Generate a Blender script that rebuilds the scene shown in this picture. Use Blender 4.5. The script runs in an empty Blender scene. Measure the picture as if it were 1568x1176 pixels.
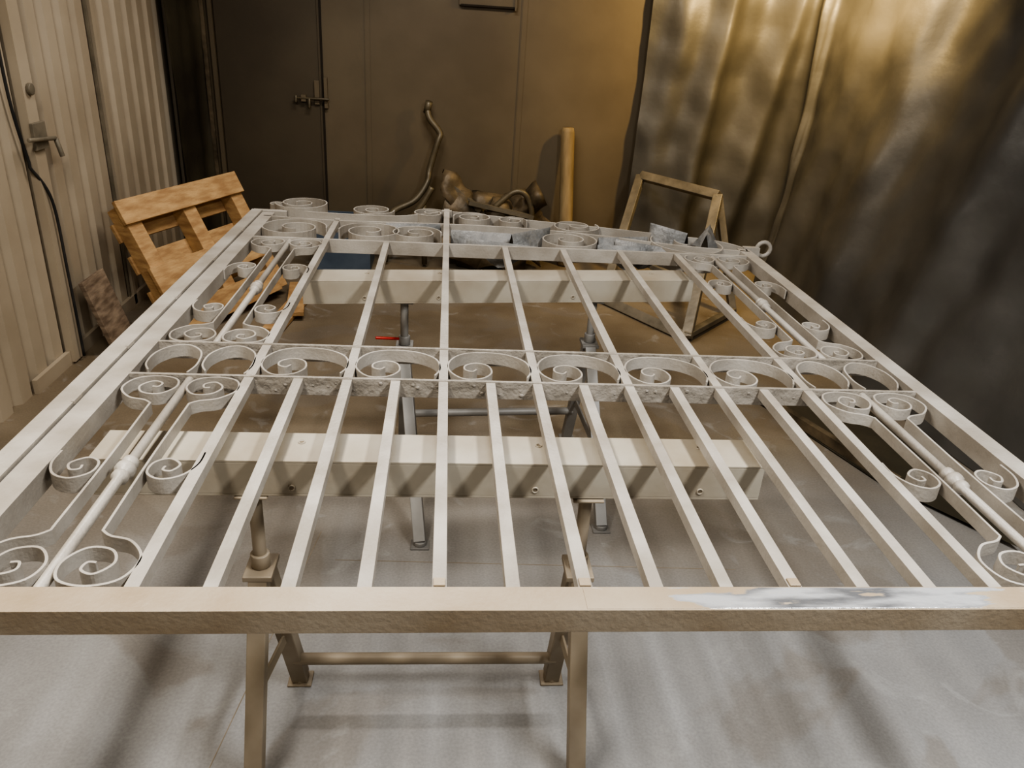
import bpy, math, random
from mathutils import Vector, Matrix, noise
random.seed(4)
SC=bpy.context.scene
# ---------------------------------------------------------------- materials
def mat(name, c1, c2=None, rough=.5, metal=0., nscale=6., bump=.1, bscale=40., detail=6., lo=.35, hi=.65, stretch=None, bdist=.01):
    m=bpy.data.materials.new(name); m.use_nodes=True
    n=m.node_tree.nodes; l=m.node_tree.links
    b=n['Principled BSDF']; b.inputs['Roughness'].default_value=rough; b.inputs['Metallic'].default_value=metal
    tc=n.new('ShaderNodeTexCoord'); mp=n.new('ShaderNodeMapping'); l.new(tc.outputs['Object'],mp.inputs[0])
    if stretch: mp.inputs['Scale'].default_value=stretch
    nz=n.new('ShaderNodeTexNoise'); nz.inputs['Scale'].default_value=nscale; nz.inputs['Detail'].default_value=detail
    l.new(mp.outputs[0],nz.inputs['Vector'])
    cr=n.new('ShaderNodeValToRGB'); cr.color_ramp.elements[0].position=lo; cr.color_ramp.elements[1].position=hi
    cr.color_ramp.elements[0].color=(*c1,1); cr.color_ramp.elements[1].color=(*(c2 or c1),1)
    l.new(nz.outputs['Fac'],cr.inputs[0]); l.new(cr.outputs[0],b.inputs['Base Color'])
    if bump:
        n2=n.new('ShaderNodeTexNoise'); n2.inputs['Scale'].default_value=bscale; n2.inputs['Detail'].default_value=4
        l.new(mp.outputs[0],n2.inputs['Vector'])
        bp=n.new('ShaderNodeBump'); bp.inputs['Strength'].default_value=bump; bp.inputs['Distance'].default_value=bdist
        l.new(n2.outputs['Fac'],bp.inputs['Height']); l.new(bp.outputs[0],b.inputs['Normal'])
    return m
M={}
M['gate']=mat('gate_primer',(.32,.285,.24),(.44,.405,.355),.42,0,9,.35,140,bdist=.003)
M['gate_rough']=mat('gate_pitted_rail',(.26,.23,.19),(.35,.315,.27),.45,0,14,.9,40,bdist=.008)
M['gate_front']=mat('gate_front_primer_warm_lit',(.32,.245,.16),(.43,.365,.28),.40,0,5,.35,130,bdist=.003)  # beige primer pushed tanner: warm reflected side light put into the colour
M['leaf']=mat('leaf_grey',(.15,.15,.145),(.30,.29,.275),.5,.1,12,.5,60)
M['beam']=mat('beam_paint',(.32,.27,.20),(.42,.38,.31),.40,0,5,.15,60,bdist=.003)
M['trestle']=mat('trestle_paint',(.25,.20,.135),(.35,.29,.215),.5,.1,6,.1,60,bdist=.003)
M['tres_dark']=mat('trestle_grey',(.20,.19,.175),(.30,.285,.26),.5,.2,6,.1,60,bdist=.003)
M['wood']=mat('pallet_wood',(.38,.225,.105),(.56,.365,.18),.7,0,5,.3,30,stretch=(2,2,9))
M['wood_dk']=mat('old_wood',(.15,.105,.07),(.31,.235,.165),.8,0,5,.3,30,stretch=(2,2,9))
M['post']=mat('post_wood',(.23,.165,.085),(.33,.245,.135),.7,0,4,.2,20,stretch=(6,6,1))
M['scrap']=mat('scrap_metal',(.075,.058,.036),(.21,.16,.10),.5,.2,8,.4,30)
M['pipe']=mat('pipe_metal',(.11,.088,.055),(.17,.14,.09),.4,.2,8,.1,30)
M['frame']=mat('frame_metal',(.15,.13,.095),(.25,.215,.16),.5,.2,8,.2,40)
M['blue']=mat('blue_plastic',(.08,.105,.14),(.12,.15,.19),.5,0,6,.05,20)
M['red']=mat('red_grip',(.4,.03,.02),None,.4,0,6,0)
M['black']=mat('black_rubber',(.02,.02,.02),(.05,.045,.04),.6,0,6,0)
M['wall_back']=mat('backwall_paint',(.125,.096,.059),(.168,.132,.084),.55,0,1.6,.05,30)
M['wall_door']=mat('door_paint',(.075,.057,.036),(.105,.082,.052),.55,0,1.6,.05,30)
M['seam']=mat('seam_dark',(.03,.022,.014),None,.8,0,6,0)
M['holem']=mat('hole_shadow',(.20,.16,.11),None,.8,0,6,0)
M['corr']=mat('corrugated_steel',(.35,.285,.205),(.45,.38,.285),.5,0,2.0,.05,20)
M['white']=mat('fixture_white',(.7,.7,.68),None,.5,0,6,0)
M['ceil']=mat('ceiling_panel',(.30,.25,.18),(.36,.30,.22),.7,0,2,.05,20)
M['tarp_dk']=mat('tarp_dark',(.06,.05,.035),(.10,.085,.055),.42,.3,3,.3,14)
M['tarp']=mat('tarp_foil',(.092,.087,.078),(.128,.121,.107),.46,.3,2.5,.15,12,detail=5,bdist=.015)

def bare_mat():
    m=mat('bare_metal_glare_patch',(.32,.245,.16),(.43,.365,.28),.40,0,5,.35,130,bdist=.003)  # same front-rail primer, warm side light in its colour too
    n=m.node_tree.nodes;l=m.node_tree.links;b=n['Principled BSDF']
    tc=n.new('ShaderNodeTexCoord'); mp=n.new('ShaderNodeMapping'); l.new(tc.outputs['Object'],mp.inputs[0]); mp.inputs['Scale'].default_value=(1,5,1)
    a=n.new('ShaderNodeTexNoise'); a.inputs['Scale'].default_value=9; a.inputs['Detail'].default_value=9; l.new(mp.outputs[0],a.inputs['Vector'])
    sp=n.new('ShaderNodeSeparateXYZ'); l.new(tc.outputs['Object'],sp.inputs[0])
    d=n.new('ShaderNodeMath'); d.operation='SUBTRACT'; l.new(sp.outputs['X'],d.inputs[0]); d.inputs[1].default_value=.56
    e=n.new('ShaderNodeMath'); e.operation='ABSOLUTE'; l.new(d.outputs[0],e.inputs[0])
    f=n.new('ShaderNodeMath'); f.operation='MULTIPLY_ADD'; l.new(e.outputs[0],f.inputs[0]); f.inputs[1].default_value=-1.1; l.new(a.outputs[0],f.inputs[2])
    r=n.new('ShaderNodeMapRange'); r.inputs[1].default_value=.25; r.inputs[2].default_value=.28; l.new(f.outputs[0],r.inputs[0])
    old=b.inputs['Base Color'].links[0].from_socket
    mx=n.new('ShaderNodeMixRGB'); l.new(r.outputs[0],mx.inputs[0]); l.new(old,mx.inputs[1]); 
    c2=n.new('ShaderNodeValToRGB'); c2.color_ramp.elements[0].position=.38;c2.color_ramp.elements[1].position=.58
    c2.color_ramp.elements[0].color=(.24,.24,.245,1);c2.color_ramp.elements[1].color=(.66,.66,.66,1)  # bare metal tones, with its bright glare painted into the light end
    l.new(a.outputs[0],c2.inputs[0]); l.new(c2.outputs[0],mx.inputs[2]); l.new(mx.outputs[0],b.inputs['Base Color'])
    m1=n.new('ShaderNodeMath'); m1.operation='MULTIPLY'; l.new(r.outputs[0],m1.inputs[0]); m1.inputs[1].default_value=.45; l.new(m1.outputs[0],b.inputs['Metallic'])
    m2=n.new('ShaderNodeMapRange'); m2.inputs[3].default_value=.42; m2.inputs[4].default_value=.25; l.new(r.outputs[0],m2.inputs[0]); l.new(m2.outputs[0],b.inputs['Roughness'])
    return m
M['bare']=bare_mat()

def floor_mat():
    m=bpy.data.materials.new('floor_overspray'); m.use_nodes=True
    n=m.node_tree.nodes; l=m.node_tree.links; b=n['Principled BSDF']; b.inputs['Roughness'].default_value=.55
    tc=n.new('ShaderNodeTexCoord')
    def nz(s,d=6,dist=0,):
        x=n.new('ShaderNodeTexNoise'); x.inputs['Scale'].default_value=s; x.inputs['Detail'].default_value=d; x.inputs['Distortion'].default_value=dist
        l.new(tc.outputs['Object'],x.inputs['Vector']); return x
    def ramp(src,a,bb,ca,cb):
        r=n.new('ShaderNodeValToRGB'); r.color_ramp.elements[0].position=a; r.color_ramp.elements[1].position=bb
        r.color_ramp.elements[0].color=(*ca,1); r.color_ramp.elements[1].color=(*cb,1); l.new(src,r.inputs[0]); return r
    def mix(f,a,bb,mode='MIX'):
        x=n.new('ShaderNodeMixRGB'); x.blend_type=mode
        if hasattr(f,'links'): l.new(f,x.inputs[0])
        else: x.inputs[0].default_value=f
        l.new(a,x.inputs[1]); l.new(bb,x.inputs[2]); return x
    base=ramp(nz(1.8).outputs[0],.35,.65,(.285,.275,.262),(.365,.357,.345))
    tan=ramp(nz(3,8).outputs[0],.35,.65,(.185,.142,.092),(.255,.207,.145))
    sep=n.new('ShaderNodeSeparateXYZ'); l.new(tc.outputs['Object'],sep.inputs[0])
    a=n.new('ShaderNodeMath'); a.operation='MULTIPLY_ADD'; l.new(nz(1.6,5,.6).outputs[0],a.inputs[0]); a.inputs[1].default_value=1.0
    l.new(sep.outputs['Y'],a.inputs[2])
    mr=n.new('ShaderNodeMapRange'); mr.inputs[1].default_value=2.1; mr.inputs[2].default_value=3.1; l.new(a.outputs[0],mr.inputs[0])
    c=mix(mr.outputs[0],base.outputs[0],tan.outputs[0])
    st=ramp(nz(1.7,4,1.0).outputs[0],.54,.58,(0,0,0),(1,1,1))
    sc=n.new('ShaderNodeRGB'); sc.outputs[0].default_value=(.22,.19,.155,1)
    s2=n.new('ShaderNodeMath'); s2.operation='MULTIPLY'; l.new(st.outputs[0],s2.inputs[0]); s2.inputs[1].default_value=.45
    c=mix(s2.outputs[0],c.outputs[0],sc.outputs[0])
    st3=ramp(nz(5,10,1.5).outputs[0],.60,.68,(0,0,0),(1,1,1))
    s3=n.new('ShaderNodeMath'); s3.operation='MULTIPLY'; l.new(st3.outputs[0],s3.inputs[0]); s3.inputs[1].default_value=.3
    w=n.new('ShaderNodeRGB'); w.outputs[0].default_value=(.44,.43,.41,1)
    c=mix(s3.outputs[0],c.outputs[0],w.outputs[0])
    sp=ramp(nz(140,3).outputs[0],.3,.7,(.88,.88,.88),(1.06,1.06,1.06))
    c=mix(1.0,c.outputs[0],sp.outputs[0],'MULTIPLY')
    l.new(c.outputs[0],b.inputs['Base Color'])
    bp=n.new('ShaderNodeBump'); bp.inputs['Strength'].default_value=.12; bp.inputs['Distance'].default_value=.006
    l.new(nz(14).outputs[0],bp.inputs['Height']); l.new(bp.outputs[0],b.inputs['Normal'])
    return m
M['floor']=floor_mat()

# ---------------------------------------------------------------- mesh builder
class MB:
    def __init__(s): s.v=[]; s.f=[]; s.m=[]; s.sm=[]; s.mats=[]
    def mi(s,k):
        if k not in s.mats: s.mats.append(k)
        return s.mats.index(k)
    def add(s,vs,fs,k,smooth=False):
        o=len(s.v); s.v+= [tuple(x) for x in vs]; i=s.mi(k)
        for f in fs: s.f.append(tuple(o+j for j in f)); s.m.append(i); s.sm.append(smooth)
    def box(s,a,b,k):
        x0,y0,z0=a; x1,y1,z1=b
        vs=[(x0,y0,z0),(x1,y0,z0),(x1,y1,z0),(x0,y1,z0),(x0,y0,z1),(x1,y0,z1),(x1,y1,z1),(x0,y1,z1)]
        s.add(vs,[(0,3,2,1),(4,5,6,7),(0,1,5,4),(1,2,6,5),(2,3,7,6),(3,0,4,7)],k)
    def bar(s,p,q,w,h,k,up=(0,0,1)):
        p=Vector(p);q=Vector(q);d=(q-p).normalized();u=Vector(up)
        r=d.cross(u); 
        if r.length<1e-3: r=d.cross(Vector((0,1,0)))
        r.normalize(); u=r.cross(d).normalized(); r=r*w/2; u=u*h/2
        vs=[p-r-u,p+r-u,p+r+u,p-r+u,q-r-u,q+r-u,q+r+u,q-r+u]
        s.add(vs,[(0,1,2,3),(4,7,6,5),(0,4,5,1),(1,5,6,2),(2,6,7,3),(3,7,4,0)],k)
    def ribbon(s,pts,z0,z1,t,k):
        P=[Vector((a[0],a[1])) for a in pts]; n=len(P); L=[];R=[]
        for i in range(n):
            d=(P[min(i+1,n-1)]-P[max(i-1,0)]).normalized(); nn=Vector((-d.y,d.x))*t/2
            L.append(P[i]+nn);R.append(P[i]-nn)
        vs=[]
        for i in range(n): vs+=[(L[i].x,L[i].y,z0),(R[i].x,R[i].y,z0),(R[i].x,R[i].y,z1),(L[i].x,L[i].y,z1)]
        fs=[(0,1,2,3)[::-1]]
        for i in range(n-1):
            a=4*i;b=a+4
            fs+=[(a,b,b+1,a+1)[::-1],(a+1,b+1,b+2,a+2)[::-1],(a+2,b+2,b+3,a+3)[::-1],(a+3,b+3,b,a)[::-1]]
        a=4*(n-1); fs.append((a,a+1,a+2,a+3))
        s.add(vs,fs,k)
    def tube(s,pts,r,k,seg=10,closed=False):
        P=[Vector(p) for p in pts]; n=len(P); vs=[];fs=[]
        rr=r if isinstance(r,(list,tuple)) else [r]*n
        ref=None
        for i in range(n):
            if closed: d=(P[(i+1)%n]-P[i-1]).normalized()
            else: d=(P[min(i+1,n-1)]-P[max(i-1,0)]).normalized()
            if ref is None:
                ref=d.cross(Vector((0,0,1)))
                if ref.length<.1: ref=d.cross(Vector((1,0,0)))
            ref=(ref-d*ref.dot(d)).normalized(); b=d.cross(ref)
            for j in range(seg):
                a=2*math.pi*j/seg; vs.append(P[i]+(ref*math.cos(a)+b*math.sin(a))*rr[i])
        m=n if closed else n-1
        for i in range(m):
            for j in range(seg):
                a=i*seg+j;b2=i*seg+(j+1)%seg;c=((i+1)%n)*seg+(j+1)%seg;d2=((i+1)%n)*seg+j
                fs.append((a,b2,c,d2))
        if not closed:
            fs.append(tuple(range(seg))[::-1]); fs.append(tuple((n-1)*seg+j for j in range(seg)))
        s.add(vs,fs,k,True)
    def obj(s,name,bevel=0,parent=None):
        me=bpy.data.meshes.new(name); me.from_pydata(s.v,[],s.f)
        for k in s.mats: me.materials.append(M[k])
        me.polygons.foreach_set('material_index',s.m); me.polygons.foreach_set('use_smooth',s.sm); me.update()
        o=bpy.data.objects.new(name,me); bpy.context.collection.objects.link(o)
        if bevel:
            b=o.modifiers.new('bevel','BEVEL'); b.width=bevel; b.segments=2; b.limit_method='ANGLE'; b.angle_limit=math.radians(50)
        if parent: o.parent=parent
        return o
def cr(pts,sub=6):
    out=[];n=len(pts)
    for i in range(n-1):
        p0=pts[max(i-1,0)];p1=pts[i];p2=pts[i+1];p3=pts[min(i+2,n-1)]
        for j in range(sub):
            t=j/sub
            out.append(tuple(.5*((2*p1[k])+(-p0[k]+p2[k])*t+(2*p0[k]-5*p1[k]+4*p2[k]-p3[k])*t*t+(-p0[k]+3*p1[k]-3*p2[k]+p3[k])*t**3) for k in range(len(p1))))
    out.append(tuple(pts[-1])); return out

# ---------------------------------------------------------------- GATE (top face z=.76)
ZT=.76
g=MB()
g.box((-.725,.788,.722),(1.107,.835,ZT),'gate_front')
g.box((.20,.790,ZT-.0005),(1.0,.833,ZT+.0008),'bare')
g.box((-.685,.835,.720),(-.640,2.95,ZT),'gate')
g.box((-.727,.835,.726),(-.688,2.97,ZT+.006),'gate')
for y in (1.35,1.62,1.95,2.3,2.65): g.box((-.692,y,ZT),(-.686,y+.035,ZT+.008),'gate')
g.box((-.727,2.97,.72),(-.60,3.00,ZT),'gate')
g.box((1.065,.835,.720),(1.107,2.70,ZT),'gate')
LB=[-.40+.1008*i for i in range(13)]
UB=LB[::2]
for i,x in enumerate(LB): g.box((x-.010,.83,.738),(x+.010,1.502,ZT-.001),'gate')
for x in UB: g.box((x-.010,1.502,.738),(x+.010,2.60,ZT-.001),'gate')
for x in (LB[4],LB[6],LB[9]): g.box((x-.008,.836,ZT-.001),(x+.008,.852,ZT+.002),'gate_front')
def rail(y,x0=-.640,x1=1.065,k='gate_rough'):
    g.box((x0,y-.004,.720),(x1,y+.004,ZT+.001),k)
rail(1.497); rail(1.672)
for i in range(70):
    x=random.uniform(-.60,1.03); z=random.uniform(.728,.752); r=random.uniform(.002,.006)
    vs=[];fs=[]
    for a in range(6):
        vs.append((x+r*math.cos(a*1.047),1.4925,z+r*.8*math.sin(a*1.047)))
    vs.append((x,1.4925-r*.6,z)); fs=[(a,(a+1)%6,6) for a in range(6)]
    g.add(vs,fs,'gate_rough',True)
g.box((-.64,2.595,.715),(1.065,2.605,ZT+.001),'gate')
cell=[(.176,.022),(.187,.060),(.176,.112),(.135,.147),(.080,.156),(.033,.142),(.006,.100),(.006,.050),(.035,.010),(.075,.012),(.098,.042),(.092,.080),(.066,.094),(.042,.080),(.040,.058),(.056,.048),(.066,.060)]
def scroll(pts,ox,oy,sx=1,sy=1,z0=.730,z1=ZT-.001,t=.0042,k='gate',sub=6):
    g.ribbon(cr([(ox+sx*a,oy+sy*b) for a,b in pts],sub),z0,z1,t,k)
for i in range(6): scroll(cell,UB[i]+.007,1.503)
small=[(.102,.006),(.110,.050),(.100,.115),(.065,.152),(.030,.145),(.006,.105),(.005,.050),(.020,.016)]
for ox in (-.632,-.516): scroll(small,ox,1.505)
for ox in (.826,.944): scroll(small,ox+.112,1.505,-1)
def panel(cx,y0,y1,curls,collar):
    ys=[y0,collar-.032,collar-.026,collar-.018,collar-.013,collar-.005,collar+.005,collar+.013,collar+.018,collar+.026,collar+.032,y1]
    rs=[.0085,.0085,.014,.014,.010,.017,.017,.010,.014,.014,.0085,.0085]
    Y=[];R=[]
    for a,b in zip(ys,rs): Y.append((cx,a,ZT-.011));R.append(b)
    g.tube(Y,R,'gate',12)
    base=[(.036,.125),(.052,.112),(.085,.100),(.111,.062),(.100,.018),(.060,.003),(.020,.016),(.010,.052),(.032,.084),(.066,.080),(.080,.052),(.062,.028),(.042,.036),(.044,.052),(.056,.052)]
    for s in (-1,1):
        L=y1-y0
        lower=[(cx+s*a,y0+b) for a,b in base]
        upper=[(cx+s*a,y1-b) for a,b in base]
        path=cr(lower[::-1],6)+cr([(cx+s*.036,y0+.14),(cx+s*.034,y0+L/2),(cx+s*.036,y1-.14)],4)+cr(upper,6)
        g.ribbon(path,.734,ZT-.001,.0042,'gate')
        for cy,dr in curls:
            q=[(.118,-.050),(.117,-.01),(.100,.024),(.070,.036),(.044,.018),(.044,-.014),(.066,-.028),(.088,-.010),(.080,.010),(.066,.008),(.066,-.004)]
            scroll(q,cx,cy,s,dr)
panel(-.520,.835,1.493,[(1.135,-1)],1.14)
panel(-.520,1.676,2.595,[(1.91,-1),(2.27,1)],2.10)
panel(.938,.835,1.493,[(1.135,-1)],1.14)
panel(.938,1.676,2.595,[(1.91,-1),(2.27,1)],2.10)
top=cr([(-.67,2.90),(-.40,2.87),(.01,2.885),(.30,2.87),(.60,2.80),(.85,2.71),(1.10,2.665)],8)
g.ribbon(top,.715,ZT,.009,'gate')
top2=cr([(.01,3.10),(.12,3.07),(.35,3.00),(.62,2.93),(.85,2.86),(1.02,2.80),(1.09,2.72),(1.09,2.66)],8)
g.ribbon(top2,.715,ZT,.006,'gate')
g.ribbon(cr([(-.62,3.00),(-.40,2.98),(-.18,2.985),(.01,3.10)],8),.715,ZT,.006,'gate')
g.box((LB[0]-.010,2.60,.738),(LB[0]+.010,2.90,ZT),'gate')
g.box((LB[4]-.011,2.60,.735),(LB[4]+.011,3.13,ZT+.002),'gate')
g.box((LB[4]-.02,3.08,.735),(LB[4]+.02,3.10,ZT+.004),'gate')
def ring(cx,cy,r,turn=1.7,s=1,ph=0,z0=.705,z1=ZT+.003,sq=1.):
    pts=[];N=int(28*turn)
    for i in range(N+1):
        t=i/N; a=ph+s*2*math.pi*turn*t; rr=r*(1-.78*max(0,(t-.3)/.7)**.8)
        pts.append((cx+rr*math.cos(a),cy+sq*rr*math.sin(a)))
    g.ribbon(pts,z0,z1,.005,'gate')
ring(-.53,2.745,.110,1.8,1,0,.715); ring(-.27,2.735,.105,1.8,-1,3.14,.715); ring(-.10,2.735,.085,1.8,1,0,.715)
ring(.44,2.725,.105,1.9,-1,1.5); ring(.90,2.745,.145,1.25,1,2.6,.69)
ring(-.565,3.085,.098,1.9,1,3.3,.705,ZT+.012); ring(-.655,3.10,.035,1.2,-1,0); ring(-.28,3.06,.078,1.9,-1,0,.715); ring(-.06,3.05,.062,1.8,1,0,.715)
ring(.10,3.01,.070,1.8,-1,3.1,.715); ring(.26,2.98,.055,1.5,1,0,.715); ring(.50,2.935,.090,1.6,-1,.4,.715)
def leaf(cx,cy,ang,L,W,k='leaf',curl=.05,zb=.75):
    vs=[];fs=[];n=12;m=8
    for i in range(n+1):
        t=i/n; w=W*math.sin(math.pi*min(1,t*.93+.07))**.7*(1+.12*math.sin(t*30))
        for j in range(m+1):
            q=j/m*2-1
            x=(t-.5)*L; y=q*w; z=zb-curl*q*q+.02*math.sin(t*9)*abs(q)+.012*math.exp(-(q*5)**2)
            vs.append((cx+x*math.cos(ang)-y*math.sin(ang),cy+x*math.sin(ang)+y*math.cos(ang),z))
    for i in range(n):
        for j in range(m):
            a=i*(m+1)+j; fs.append((a,a+1,a+m+2,a+m+1))
    g.add(vs,fs,k,True)
leaf(.14,2.78,-.1,.24,.05); leaf(.31,2.75,.7,.20,.05,'leaf',.06,.77); leaf(.20,2.68,-.3,.26,.04,'leaf',.05,.74)
leaf(.72,2.70,-.5,.22,.05); leaf(.66,2.79,.2,.2,.045); leaf(.98,2.80,1.2,.20,.05,'leaf',.06,.79); leaf(.84,2.84,2.2,.18,.05,'leaf',.06,.78); leaf(.64,2.665,0,.2,.03)
leaf(-.12,2.86,.1,.2,.04,'leaf')
g.tube([(1.17+.026*math.cos(a*math.pi/8),2.715,.757+.026*math.sin(a*math.pi/8)) for a in range(16)],.008,'gate',8,True)
g.box((1.09,2.695,.73),(1.15,2.72,.765),'gate')
g.obj('wrought_iron_gate',.0018)

# ---------------------------------------------------------------- support beams
def hole(mb,c,r,ax):
    c=Vector(c)
    if ax=='y': pts=[c+Vector((r*math.cos(a*.524),0,r*math.sin(a*.524))) for a in range(12)]
    else: pts=[c+Vector((r*math.cos(a*.524),r*math.sin(a*.524),0)) for a in range(12)]
    mb.add(pts,[tuple(range(12))],'holem')
    mb.tube(pts,.0018,'beam',6,True)
def hollow_beam(name,L,W,Hh,loc,rot,hx):
    b=MB(); t=.005
    b.box((-L/2,-W/2,-t),(L/2,W/2,0),'beam'); b.box((-L/2,-W/2,-Hh),(L/2,W/2,-Hh+t),'beam')
    b.box((-L/2,-W/2,-Hh+t),(L/2,-W/2+t,-t),'beam'); b.box((-L/2,W/2-t,-Hh+t),(L/2,W/2,-t),'beam')
    for x in hx:
        hole(b,(x,-W/2-.0008,-Hh*.75),.0055,'y'); hole(b,(x+.01,W*.15,.0006),.0055,'z')
    o=b.obj(name,.006); o.location=loc; o.rotation_euler=(0,0,rot); return o
hollow_beam('steel_beam',1.24,.105,.0755,(0.0,1.278,.7195),.004,(-.27,.18,.50))
hollow_beam('steel_beam',1.27,.115,.0755,(.195,2.415,.7145),.118,(-.45,-.22,.22,.5))

# ---------------------------------------------------------------- trestles
def trestle(name,postL,postR,feet,zc=.466,barz=.13,red=False,k='trestle',zt=.6425,rot=0):
    t=MB()
    for (px,py),(ff,rf) in ((postL,feet[0]),(postR,feet[1])):
        t.tube([(px,py,zc-.05),(px,py,zt)],.013,k,12)
        t.box((px-.03,py-.03,zt-.005),(px+.03,py+.03,zt),k)
        t.box((px-.028,py-.038,zc-.012),(px+.028,py+.038,zc),k)
        t.tube([(px,py,zc),(px,py,zc+.03)],.019,k,12)
        for s,(fx,fy) in ((-1,ff),(1,rf)):
            t.bar((px,py+s*.018,zc-.01),(fx,fy,.012),.036,.036,k,(0,1,0))
            t.box((fx-.028,fy-.024,0),(fx+.028,fy+.024,.006),k)
            t.tube([(fx,fy,.0),(fx,fy,.02)],.02,k,10)
        z=.2;q=(zc-z)/zc
        a=(px+(ff[0]-px)*q,py+(ff[1]-py)*q,z); b=(px+(rf[0]-px)*q,py+(rf[1]-py)*q,z)
        t.bar(a,b,.006,.03,k)
    q=(zc-barz)/zc
    A=[(p[0]+(f[1][0]-p[0])*q,p[1]+(f[1][1]-p[1])*q,barz) for p,f in ((postL,feet[0]),(postR,feet[1]))]
    t.tube(A,.014,k,12)
    if red: t.tube([(postL[0]-.015,postL[1]-.03,zc+.03),(postL[0]-.09,postL[1]-.04,zc+.035)],.005,'red',8)
    t.obj(name,.002)
trestle('trestle',(-.345,1.25),(.285,1.25),[((-.365,1.12),(-.32,1.405)),((.305,1.12),(.285,1.40))],barz=.10)
trestle('trestle',(-.125,2.36),(.50,2.43),[((-.055,1.93),(-.14,2.58)),((.52,2.02),(.49,2.62))],.485,.15,True,'tres_dark',.6375)

# ---------------------------------------------------------------- room shell
YB=5.2;XL=-1.62;ZC=2.6;YF=-1.6
f=MB(); f.box((-2.2,YF-.1,-.1),(3.2,YB+.3,0),'floor')
for (p,q) in (((-.62,.0),(-.36,2.0)),((-.30,1.86),(.9,1.82))):
    f.bar((p[0],p[1],.0002),(q[0],q[1],.0002),.002,.001,'trestle')
f.obj('floor')
c=MB(); c.box((-2.2,YF-.1,ZC),(3.2,YB+.3,ZC+.1),'ceil'); c.obj('ceiling')
b=MB(); b.box((-2.2,YB,0),(3.2,YB+.1,ZC),'wall_back')
b.obj('wall_back')
b=MB(); b.box((-2.2,YF-.1,0),(3.2,YF,ZC),'wall_back'); b.obj('wall_front')
b=MB(); b.box((2.75,YF,0),(2.85,YB,ZC),'wall_back'); b.obj('wall_right')
b=MB()
b.box((-1.40,YB-.012,0.01),(-.785,YB-.001,2.1),'wall_door'); b.box((-.786,YB-.014,0.01),(-.774,YB-.001,2.1),'seam')
b.box((-.80,YB-.018,0.01),(-.788,YB-.012,2.1),'wall_door')
b.box((-.83,YB-.03,.92),(-.80,YB-.012,1.06),'wall_back'); b.box((-.772,YB-.03,.90),(-.750,YB-.001,1.08),'wall_back')
b.tube([(-.94,YB-.045,.955),(-.74,YB-.045,.955)],.008,'pipe',8); b.tube([(-.86,YB-.045,.955),(-.86,YB-.055,.90)],.009,'pipe',8)
b.box((-.91,YB-.05,.935),(-.88,YB-.012,.975),'wall_back'); b.tube([(-.94,YB-.05,.97),(-.94,YB-.06,.93)],.008,'pipe',8)
b.obj('door_1',.002)
b=MB()
b.box((-1.43,YB-.03,0.01),(-1.405,YB-.001,ZC-.01),'wall_back'); b.box((-1.48,YB-.02,.01),(-1.455,YB-.001,ZC-.01),'scrap')
for x,w in ((-.52,.004),(.43,.006)): b.box((x,YB-.004,.01),(x+w,YB-.0005,ZC-.01),'wall_back'); b.box((x+w,YB-.006,.01),(x+w+.03,YB-.0005,ZC-.01),'wall_back')
b.obj('trim_1')
b=MB()
b.box((.05,YB-.03,1.535),(.40,YB-.001,1.60),'wall_back'); b.box((.06,YB-.032,1.53),(.39,YB-.02,1.54),'seam'); b.box((.385,YB-.04,1.52),(.395,YB-.005,1.60),'wall_back')
b.obj('wall_vent')
b=MB(); vs=[];fs=[]; y=YF; prof=[]
while y<YB+.05:
    prof+=[(0,y),(0,y+.075),(-.028,y+.092),(-.028,y+.130)]; y+=.147
for d,yy in prof: vs+=[(XL+d,yy,0),(XL+d,yy,ZC)]
for i in range(len(prof)-1): fs.append((2*i,2*i+2,2*i+3,2*i+1)[::-1])
b.add(vs,fs,'corr'); b.box((XL-.12,YF,0),(XL-.05,YB,ZC),'corr')
b.obj('wall_left')
b=MB()
b.box((XL+.001,3.20,0.01),(XL+.035,3.28,ZC-.01),'corr'); b.box((XL+.001,3.285,0.01),(XL+.014,3.30,ZC-.01),'seam')
b.box((XL+.001,3.92,0.01),(XL+.012,3.932,ZC-.01),'frame'); b.box((XL+.001,3.95,0.01),(XL+.02,3.98,ZC-.01),'corr')
b.box((XL+.001,2.9,0.0),(XL+.02,4.9,.06),'corr')
b.obj('trim_2')
b=MB()
b.box((XL+.036,3.19,.90),(XL+.05,3.29,1.0),'frame'); b.tube([(XL+.06,3.12,.95),(XL+.06,3.33,.93)],.008,'frame',8)
b.tube([(XL+.06,3.33,.93),(XL+.075,3.33,.86)],.010,'frame',8); b.tube([(XL+.036,3.24,1.12),(XL+.05,3.24,1.12)],.022,'frame',12)
b.obj('door_latch',.002)
b=MB(); b.tube(cr([(XL+.03,3.10,2.5),(XL+.03,3.10,1.5),(XL+.02,3.12,1.1),(XL+.02,3.17,.86)],8)+cr([(XL+.02,3.17,.84),(XL+.045,3.24,.70),(XL+.048,3.25,.4),(XL+.05,3.25,.02)],8),.006,'black',8); b.obj('black_cable')

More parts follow.
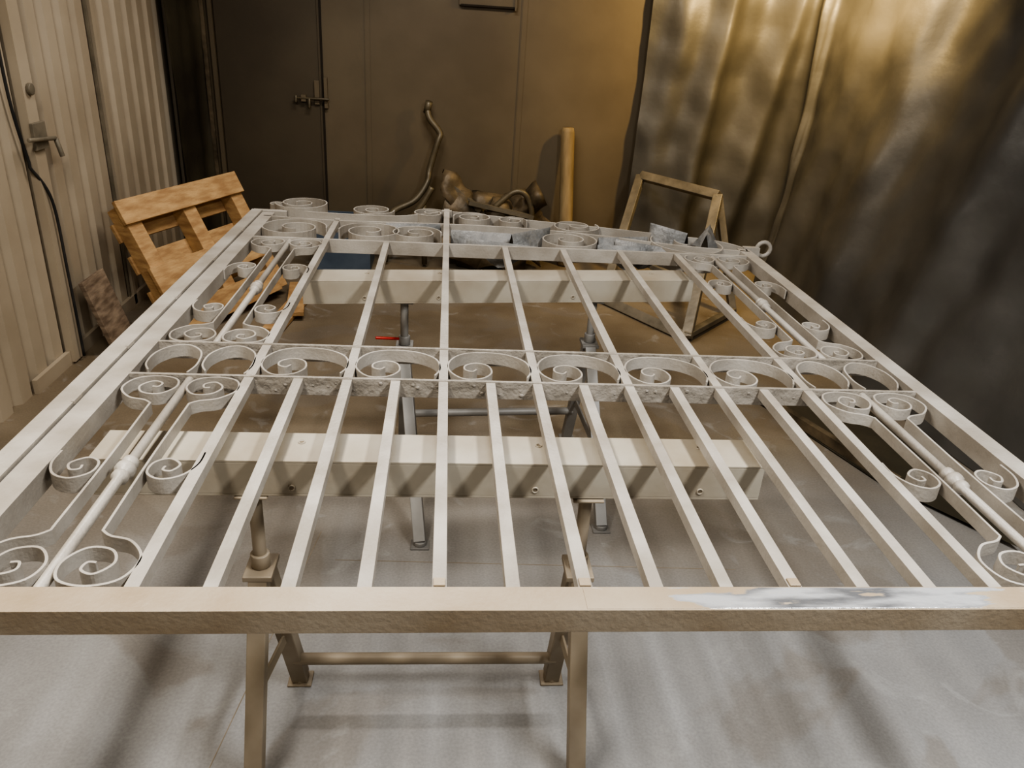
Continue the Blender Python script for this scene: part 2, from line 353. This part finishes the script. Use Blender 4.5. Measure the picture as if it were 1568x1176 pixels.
def tarp(name,poly,amp,k,seed,folds=(),ztop=ZC-.02,nu=260,nz=70,freq=1.,lean=0):
    P=cr(poly,12); S=[0]
    for a,bb in zip(P,P[1:]): S.append(S[-1]+math.hypot(bb[0]-a[0],bb[1]-a[1]))
    T=S[-1]; vs=[];fs=[]; idx=0
    for i in range(nu+1):
        s=T*(i/nu)**1.3; idx=0
        while idx<len(S)-2 and S[idx+1]<s: idx+=1
        t=(s-S[idx])/max(1e-6,S[idx+1]-S[idx]); x=P[idx][0]+(P[idx+1][0]-P[idx][0])*t; y=P[idx][1]+(P[idx+1][1]-P[idx][1])*t
        dx=P[idx+1][0]-P[idx][0];dy=P[idx+1][1]-P[idx][1];dl=math.hypot(dx,dy);nx,ny=-dy/dl,dx/dl
        lk=min(1,max(0,(s-.8)/1.0)); lk=lk*lk*(3-2*lk)
        for j in range(nz+1):
            z=ztop*j/nz
            d=amp*(.9*noise.noise(Vector((s*1.8*freq+seed+z*.35,z*.3,seed)))+.4*noise.noise(Vector((s*4.5*freq+seed-z*.8,z*.6,3.3)))+.16*noise.noise(Vector((s*7,z*6,seed+7)))
               +.45*abs(noise.noise(Vector((s*1.8+z*1.3,z*.9-s*.8,seed+2)))))
            for s0,kk,w,A in folds: 
                e=(s-s0-kk*(z-1.0)); d-=A*math.exp(-(e/(w if e>0 else w*1.8))**2)
            vs.append((x+nx*d-lean*lk*(1-z/ztop)**1.6,y+ny*d,z+.004))
    for i in range(nu):
        for j in range(nz):
            a=i*(nz+1)+j; fs.append((a,a+nz+1,a+nz+2,a+1))
    mb=MB(); mb.add(vs,fs,k,True); return mb.obj(name)
tarp('tarpaulin_curtain',[(1.22,5.14),(1.42,5.06),(1.75,5.05),(2.16,4.98),(2.36,4.62),(2.43,4.1),(2.48,3.2),(2.52,2.2),(2.54,1.0),(2.52,-1.4)],.10,'tarp',5.2,
  [(.42,.10,.06,.11),(.80,.16,.07,.08),(1.12,-.04,.03,.08),(1.5,.20,.12,.08),(2.1,-.14,.10,.06),(2.9,.05,.1,.05)],lean=.46)
tarp('tarpaulin_curtain',[(-1.55,4.80),(-1.52,4.98),(-1.50,5.10),(-1.46,5.14)],.05,'tarp_dk',1.7,nu=60,freq=2)

# ---------------------------------------------------------------- pallet
O=Vector((-1.515,3.66,.605)); U=Vector((.44,.898,.03)).normalized(); N0=Vector((.898,-.44,0))
Wd=(N0*.34+Vector((0,0,-.60))).normalized(); Nn=U.cross(Wd).normalized()
if Nn.x<0: Nn=-Nn
def pb(mb,u0,u1,w0,w1,n0,n1,k):
    vs=[O+U*u+Wd*w+Nn*n for n in (n0,n1) for (u,w) in ((u0,w0),(u1,w0),(u1,w1),(u0,w1))]
    mb.add(vs,[(0,3,2,1),(4,5,6,7),(0,1,5,4),(1,2,6,5),(2,3,7,6),(3,0,4,7)],k)
p=MB()
for u in (.01,.36,.71): pb(p,u,u+.085,.02,.66,-.08,0,'wood')
pb(p,-.01,.80,0,.115,0,.022,'wood'); pb(p,-.015,.79,.33,.47,0,.022,'wood'); pb(p,.0,.72,.54,.67,0,.022,'wood')
for w in (.08,.24,.42,.57): pb(p,0,.79,w,w+.09,-.10,-.08,'wood')
p.obj('wooden_pallet',.003)
p=MB(); p.bar((-1.46,3.42,.0),(-1.56,3.42,.33),.22,.02,'wood_dk',(1,0,.3)); p.obj('weathered_board',.002)
p=MB(); p.bar((-.84,3.62,.015),(-.76,4.35,.015),.10,.022,'wood'); p.bar((-.76,3.80,.037),(-.83,4.30,.037),.09,.022,'wood'); p.obj('loose_planks',.002)

p=MB(); p.tube([(.80,5.0,.0),(.80,5.02,.1),(.765,5.12,.84),(.765,5.12,.87)],[.046,.046,.044,.036],'post',14); p.obj('wooden_post')
p=MB(); p.tube(cr([(-.13,5.13,.93),(-.115,5.11,.88),(-.05,5.09,.80),(-.065,5.07,.74),(-.11,5.05,.58),(-.125,5.0,.50),(-.20,4.95,.40),(-.32,4.92,.34),(-.37,4.9,.28),(-.34,4.88,.24),(-.26,4.86,.27),(-.16,4.86,.38),(-.09,4.88,.50)],6),.020,'pipe',10)
p.tube([(-.14,4.87,.40),(-.13,4.84,.02)],.018,'pipe',8); p.tube([(-.36,4.9,.28),(-.38,4.86,.02)],.018,'pipe',8); p.tube([(-.135,5.135,.91),(-.12,5.12,.98)],.023,'pipe',10)
p.obj('bent_steel_pipe')
p=MB()
for i,(cx,cy,cz,L,W,a,t) in enumerate([(.10,4.92,.46,.36,.11,.7,.6),(.20,4.9,.40,.42,.12,.3,.6),(.34,4.92,.42,.34,.11,-.1,.9),(.48,4.9,.44,.26,.09,-.5,1.0),(.14,4.85,.24,.34,.18,.4,.9),(.30,4.85,.20,.44,.18,0,.9),(.54,4.9,.24,.26,.16,-1.0,.6),(.42,4.88,.32,.34,.12,.5,.9)]):
    n=10;m=5;vs=[];fs=[]
    R=Matrix.Rotation(a,3,'Y')@Matrix.Rotation(t,3,'X')
    for u in range(n+1):
        for v in range(m+1):
            q=Vector(((u/n-.5)*L,(v/m-.5)*W*2,0)); q.z+=.08*noise.noise(q*9+Vector((i*3,0,0)))+.05*math.sin(u/n*5+i)-.08*(v/m-.5)**2*4
            q=R@q; q.y=max(-.22,min(.2,q.y)); vs.append((max(-.03,cx+q.x),cy+q.y,max(.01,cz+q.z)))
    for u in range(n):
        for v in range(m):
            c0=u*(m+1)+v; fs.append((c0,c0+1,c0+m+2,c0+m+1))
    p.add(vs,fs,'scrap',True)
p.bar((-.02,4.95,.55),(.22,4.86,.37),.04,.03,'frame'); p.bar((.14,4.82,.43),(.55,4.84,.35),.04,.025,'frame')
p.tube(cr([(.30,4.85,.40),(.42,4.85,.50),(.50,4.85,.48),(.54,4.85,.36),(.48,4.85,.28)],6),.018,'pipe',8)
o=p.obj('scrap_metal_pile'); sm=o.modifiers.new('thick','SOLIDIFY'); sm.thickness=.006

p=MB()
A=(1.22,4.90,.63);B=(1.55,4.36,.63);Cc=(.93,4.26,.02);Dd=(1.27,3.68,.02)
for a,bb in ((A,B),(Cc,Dd),(A,Cc),(B,Dd)): p.bar(a,bb,.055,.035,'frame',(-.5,-.6,.6))
p.bar(B,(1.66,4.10,.02),.04,.04,'frame',(1,0,0)); p.bar((1.66,4.10,.035),(1.27,3.68,.035),.04,.03,'frame')
p.bar((1.22,4.36,.20),(1.43,3.96,.20),.03,.03,'frame')
p.obj('metal_frame_stand',.003)
p=MB(); p.add([(1.42,2.95,.01),(1.86,3.1,.02),(1.88,1.9,.02),(1.62,2.30,.01),(1.40,2.95,.006),(1.62,2.3,.006)],[(0,3,2,1),(0,4,5,3)],'tarp_dk')
p.bar((1.40,2.97,.03),(1.66,2.28,.03),.03,.04,'scrap')
p.obj('folded_tarpaulin')
p=MB(); x0,x1,y0,y1,h=-.79,-.46,4.70,5.0,.30
p.box((x0,y0,0),(x1,y1,.012),'blue')
for a,bb in (((x0,y0,.012),(x1,y0+.012,h)),((x0,y1-.012,.012),(x1,y1,h)),((x0,y0+.012,.012),(x0+.012,y1-.012,h)),((x1-.012,y0+.012,.012),(x1,y1-.012,h))): p.box(a,bb,'blue')
p.box((x0-.012,y0-.012,h-.025),(x1+.012,y0,h),'blue'); p.box((x0-.012,y0-.008,.14),(x1+.012,y0,.155),'blue')
p.box((x1,y0-.012,h-.025),(x1+.012,y1+.012,h),'blue')
p.obj('blue_plastic_crate',.002)

# ---------------------------------------------------------------- lights
def lamp(name,loc,size,power,col,rot=(0,0,0)):
    fx=MB(); sx,sy=size
    fx.box((-sx/2-.03,-sy/2-.03,.0),(sx/2+.03,sy/2+.03,.05),'white')
    o=fx.obj(name); o.location=(loc[0],loc[1],loc[2]); o.rotation_euler=rot
    L=bpy.data.lights.new(name+'_tube','AREA'); L.shape='RECTANGLE'; L.size=sx; L.size_y=sy; L.energy=power; L.color=col
    lo=bpy.data.objects.new('tube',L); bpy.context.collection.objects.link(lo); lo.parent=o; lo.location=(0,0,-.012)
lamp('ceiling_light',(1.2,.4,2.52),(.25,1.2),48,(.96,.98,1.0))
lamp('ceiling_light',(-.7,.9,2.52),(.25,1.2),34,(1.0,.96,.90))
lamp('ceiling_light',(-.1,3.6,2.52),(1.2,.2),22,(1.0,.96,.92))
lamp('work_lamp',(1.85,4.10,2.15),(.2,.2),36,(1.0,.72,.33),(math.radians(50),math.radians(-42),0))
w=bpy.data.worlds.new('World'); SC.world=w; w.use_nodes=True
w.node_tree.nodes['Background'].inputs[0].default_value=(.5,.45,.4,1); w.node_tree.nodes['Background'].inputs[1].default_value=.15

# ---------------------------------------------------------------- camera
cam=bpy.data.cameras.new('Camera'); co=bpy.data.objects.new('Camera',cam); bpy.context.collection.objects.link(co)
R=Vector((.9956,-.0717,.0603)).normalized(); Fv=Vector((.0905,.9011,-.4240)).normalized(); R=(R-Fv*R.dot(Fv)).normalized(); Uv=R.cross(Fv)
mm=Matrix((( R.x,Uv.x,-Fv.x,0),(R.y,Uv.y,-Fv.y,0),(R.z,Uv.z,-Fv.z,1.46),(0,0,0,1)))
co.matrix_world=mm
cam.sensor_width=36; cam.lens=27.14; cam.clip_start=.02
SC.camera=co
SC.view_settings.view_transform='AgX'; SC.view_settings.look='AgX - High Contrast'
SC.view_settings.exposure=.42
